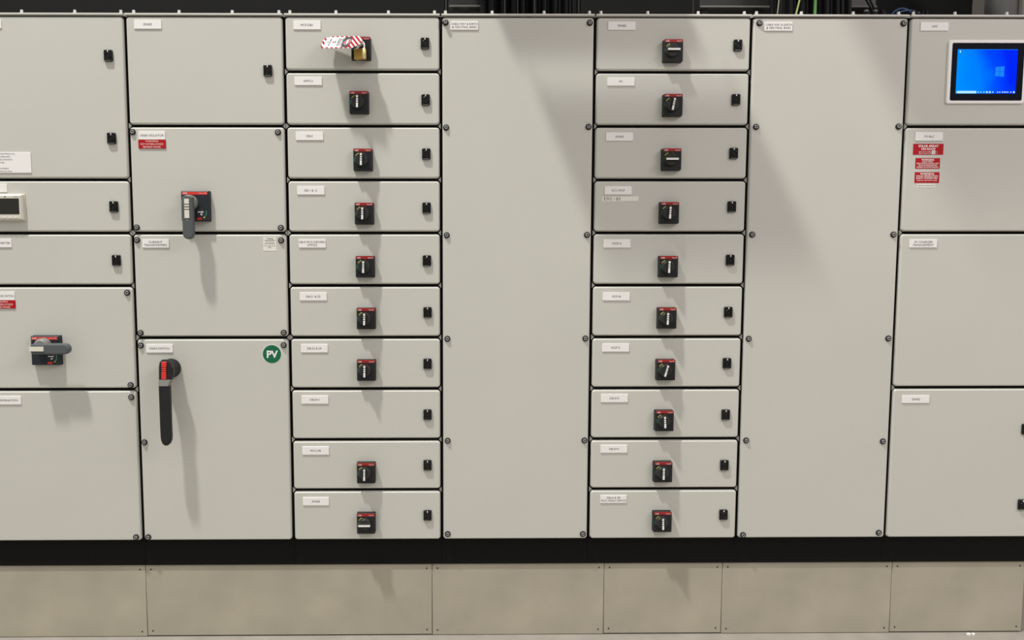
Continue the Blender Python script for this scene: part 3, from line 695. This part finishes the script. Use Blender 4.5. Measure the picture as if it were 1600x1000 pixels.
# grey box on the wall and the two slanted leads in front of it
a = at(1330.5, 10.5, 0.55); c = at(1368, 10.5, 0.55)
m = MB(); m.box((a.x, 0.55, a.z), (c.x, 0.66, 2.9), BOXM); o = m.build('wall_box', None, (a.x, 0.55, a.z)); tag(o, 'dark grey box behind the right cables with two black leads before it', 'box')
m = MB(); m.box((a.x-0.004, 0.544, a.z-0.004), (c.x+0.004, 0.5505, a.z+0.004), POSTM); m.build('box_rim', o, (a.x, 0.544, a.z))
m = MB(); m.box((a.x+0.03, 0.60, LZ), (a.x+0.05, 0.64, a.z-0.004), BOXM); m.build('box_bracket', o, (a.x+0.03, 0.60, LZ))
for k, (pa, pb) in enumerate(((1363.5, 1353.5), (1367.5, 1359.5))):
    A = at(pa, 17, 0.25); B = at(pb, 0, 0.25); d = (B-A)
    m = MB(); m.tube([(A.x+0.002, 0.25, LZ+0.004), A, B, B+d*0.6], 0.0042, CABK, 8)
    tag(m.build('slanted_lead', None, A), ['left of the two slanted black leads before the grey box', 'right of the two slanted black leads before the grey box'][k], 'cable')
# cable glands on the roof
GREYG = mat('gland_grey', (0.16, 0.16, 0.155), 0.5)
GL = ['black cable gland on the roof, leftmost under the slanted leads', 'cable gland with a grey nut on the roof, under the slanted leads', 'black cable gland on the roof, rightmost under the slanted leads']
for k, px in enumerate((1354, 1366, 1379)):
    A = at(px, 22, 0.06); m = MB(); m.cylz((A.x, 0.06), 0.0135, LZ-0.001, LZ+0.026, CABK, 8); o = m.build('cable_gland', None, (A.x, 0.06, LZ)); tag(o, GL[k], 'cable gland', 'glands on the roof')
    m = MB(); m.cylz((A.x+(0.003 if k == 1 else -0.002), 0.06), 0.0085, LZ+0.025, LZ+0.035, GREYG if k < 2 else CABK, 8); m.build('nut', o, (A.x, 0.06, LZ+0.026))
# blue patch leads arching over the roof
for k, (pk, y, hgt) in enumerate((((1398, 1443), 0.20, 8), ((1392, 1428), 0.24, 11))):
    pts = []
    for j in range(13):
        f = j/12; px = pk[0]+(pk[1]-pk[0])*f; py = 24-hgt*sin(pi*f)**0.8 if 0 < f < 1 else 24.5
        q = at(px, py, y); pts.append((q.x, y, max(q.z, LZ+0.003)))
    m = MB(); m.tube(pts, 0.0026, CABB, 8); tag(m.build('blue_lead', None, pts[0]), ['blue lead arching highest over the roof beside the black plugs', 'blue lead arching lower over the roof left of the black plugs'][k], 'cable', 'blue leads on the roof')
for k, px in enumerate((1424, 1431, 1441, 1447)):
    A = at(px, 22, 0.045); m = MB(); m.cylz((A.x, 0.045), 0.0075, LZ-0.001, LZ+0.021+0.004*(k % 2), CABK, 10); m.cylz((A.x+0.002, 0.044), 0.004, LZ+0.02, LZ+0.029, CABK, 8)
    tag(m.build('black_plug', None, (A.x, 0.045, LZ)), ['leftmost of the four black plugs on the roof near the blue leads', 'second from left of the four black plugs near the blue leads', 'third from left of the four black plugs near the blue leads', 'rightmost of the four black plugs near the blue leads'][k], 'plug', 'black plugs on the roof')
# grey column with a rounded left edge at the far right
xa = at(1538, 12, 0.70).x; xb = at(1591, 12, 0.62).x; m = MB(); n = 8; r_ = 0.05
ring = [(xa+r_-r_*cos(pi/2*k/n), 0.62+r_-r_*sin(pi/2*k/n)) for k in range(n+1)]+[(xb, 0.62), (xb, 0.70), (xa, 0.70)]
m.loft([[(x_, y_, 0.0) for x_, y_ in ring], [(x_, y_, 3.6) for x_, y_ in ring]], GREYC, False)
tag(m.build('grey_column', None, (xa, 0.62, 0)), 'mid grey column with a rounded left edge behind the top right corner', 'column')
m = MB(); m.box((xb+0.004, 0.60, 0), (xb+0.5, 0.95, 3.6), mat('pale_column', (0.115, 0.103, 0.095), 0.6)); tag(m.build('pale_panel', None, (xb, 0.6, 0)), 'paler grey upright panel at the top right corner of the photo', 'panel')

# ---------------------------------------------------------------- unseen trays added above the frame to cast the shadows on the board
TRAY = mat('shade_tray_metal', (0.35, 0.35, 0.34), 0.45, metal=0.6)
def tray(x0, x1, y0, y1, z, label):
    m = MB(); m.box((x0, y0, z), (x1, y1, z+0.004), TRAY); m.box((x0, y0, z), (x0+0.003, y1, z+0.06), TRAY); m.box((x1-0.003, y0, z), (x1, y1, z+0.06), TRAY)
    o = m.build('added_shade_tray', None, (x0, y0, z)); tag(o, label, 'shade tray')
    return o
tray(1.79, 2.45, -0.215, 0.42, 2.6+H, 'added unseen shade tray running back above the left tall cover')
tray(1.82, 2.50, -0.42, -0.250, 2.6+H, 'short added unseen shade tray crossing in front of the left tall cover')
tray(2.45, 3.35, -0.66, 0.9, 3.6+H, 'wide added unseen shade tray high above the right tall cover')
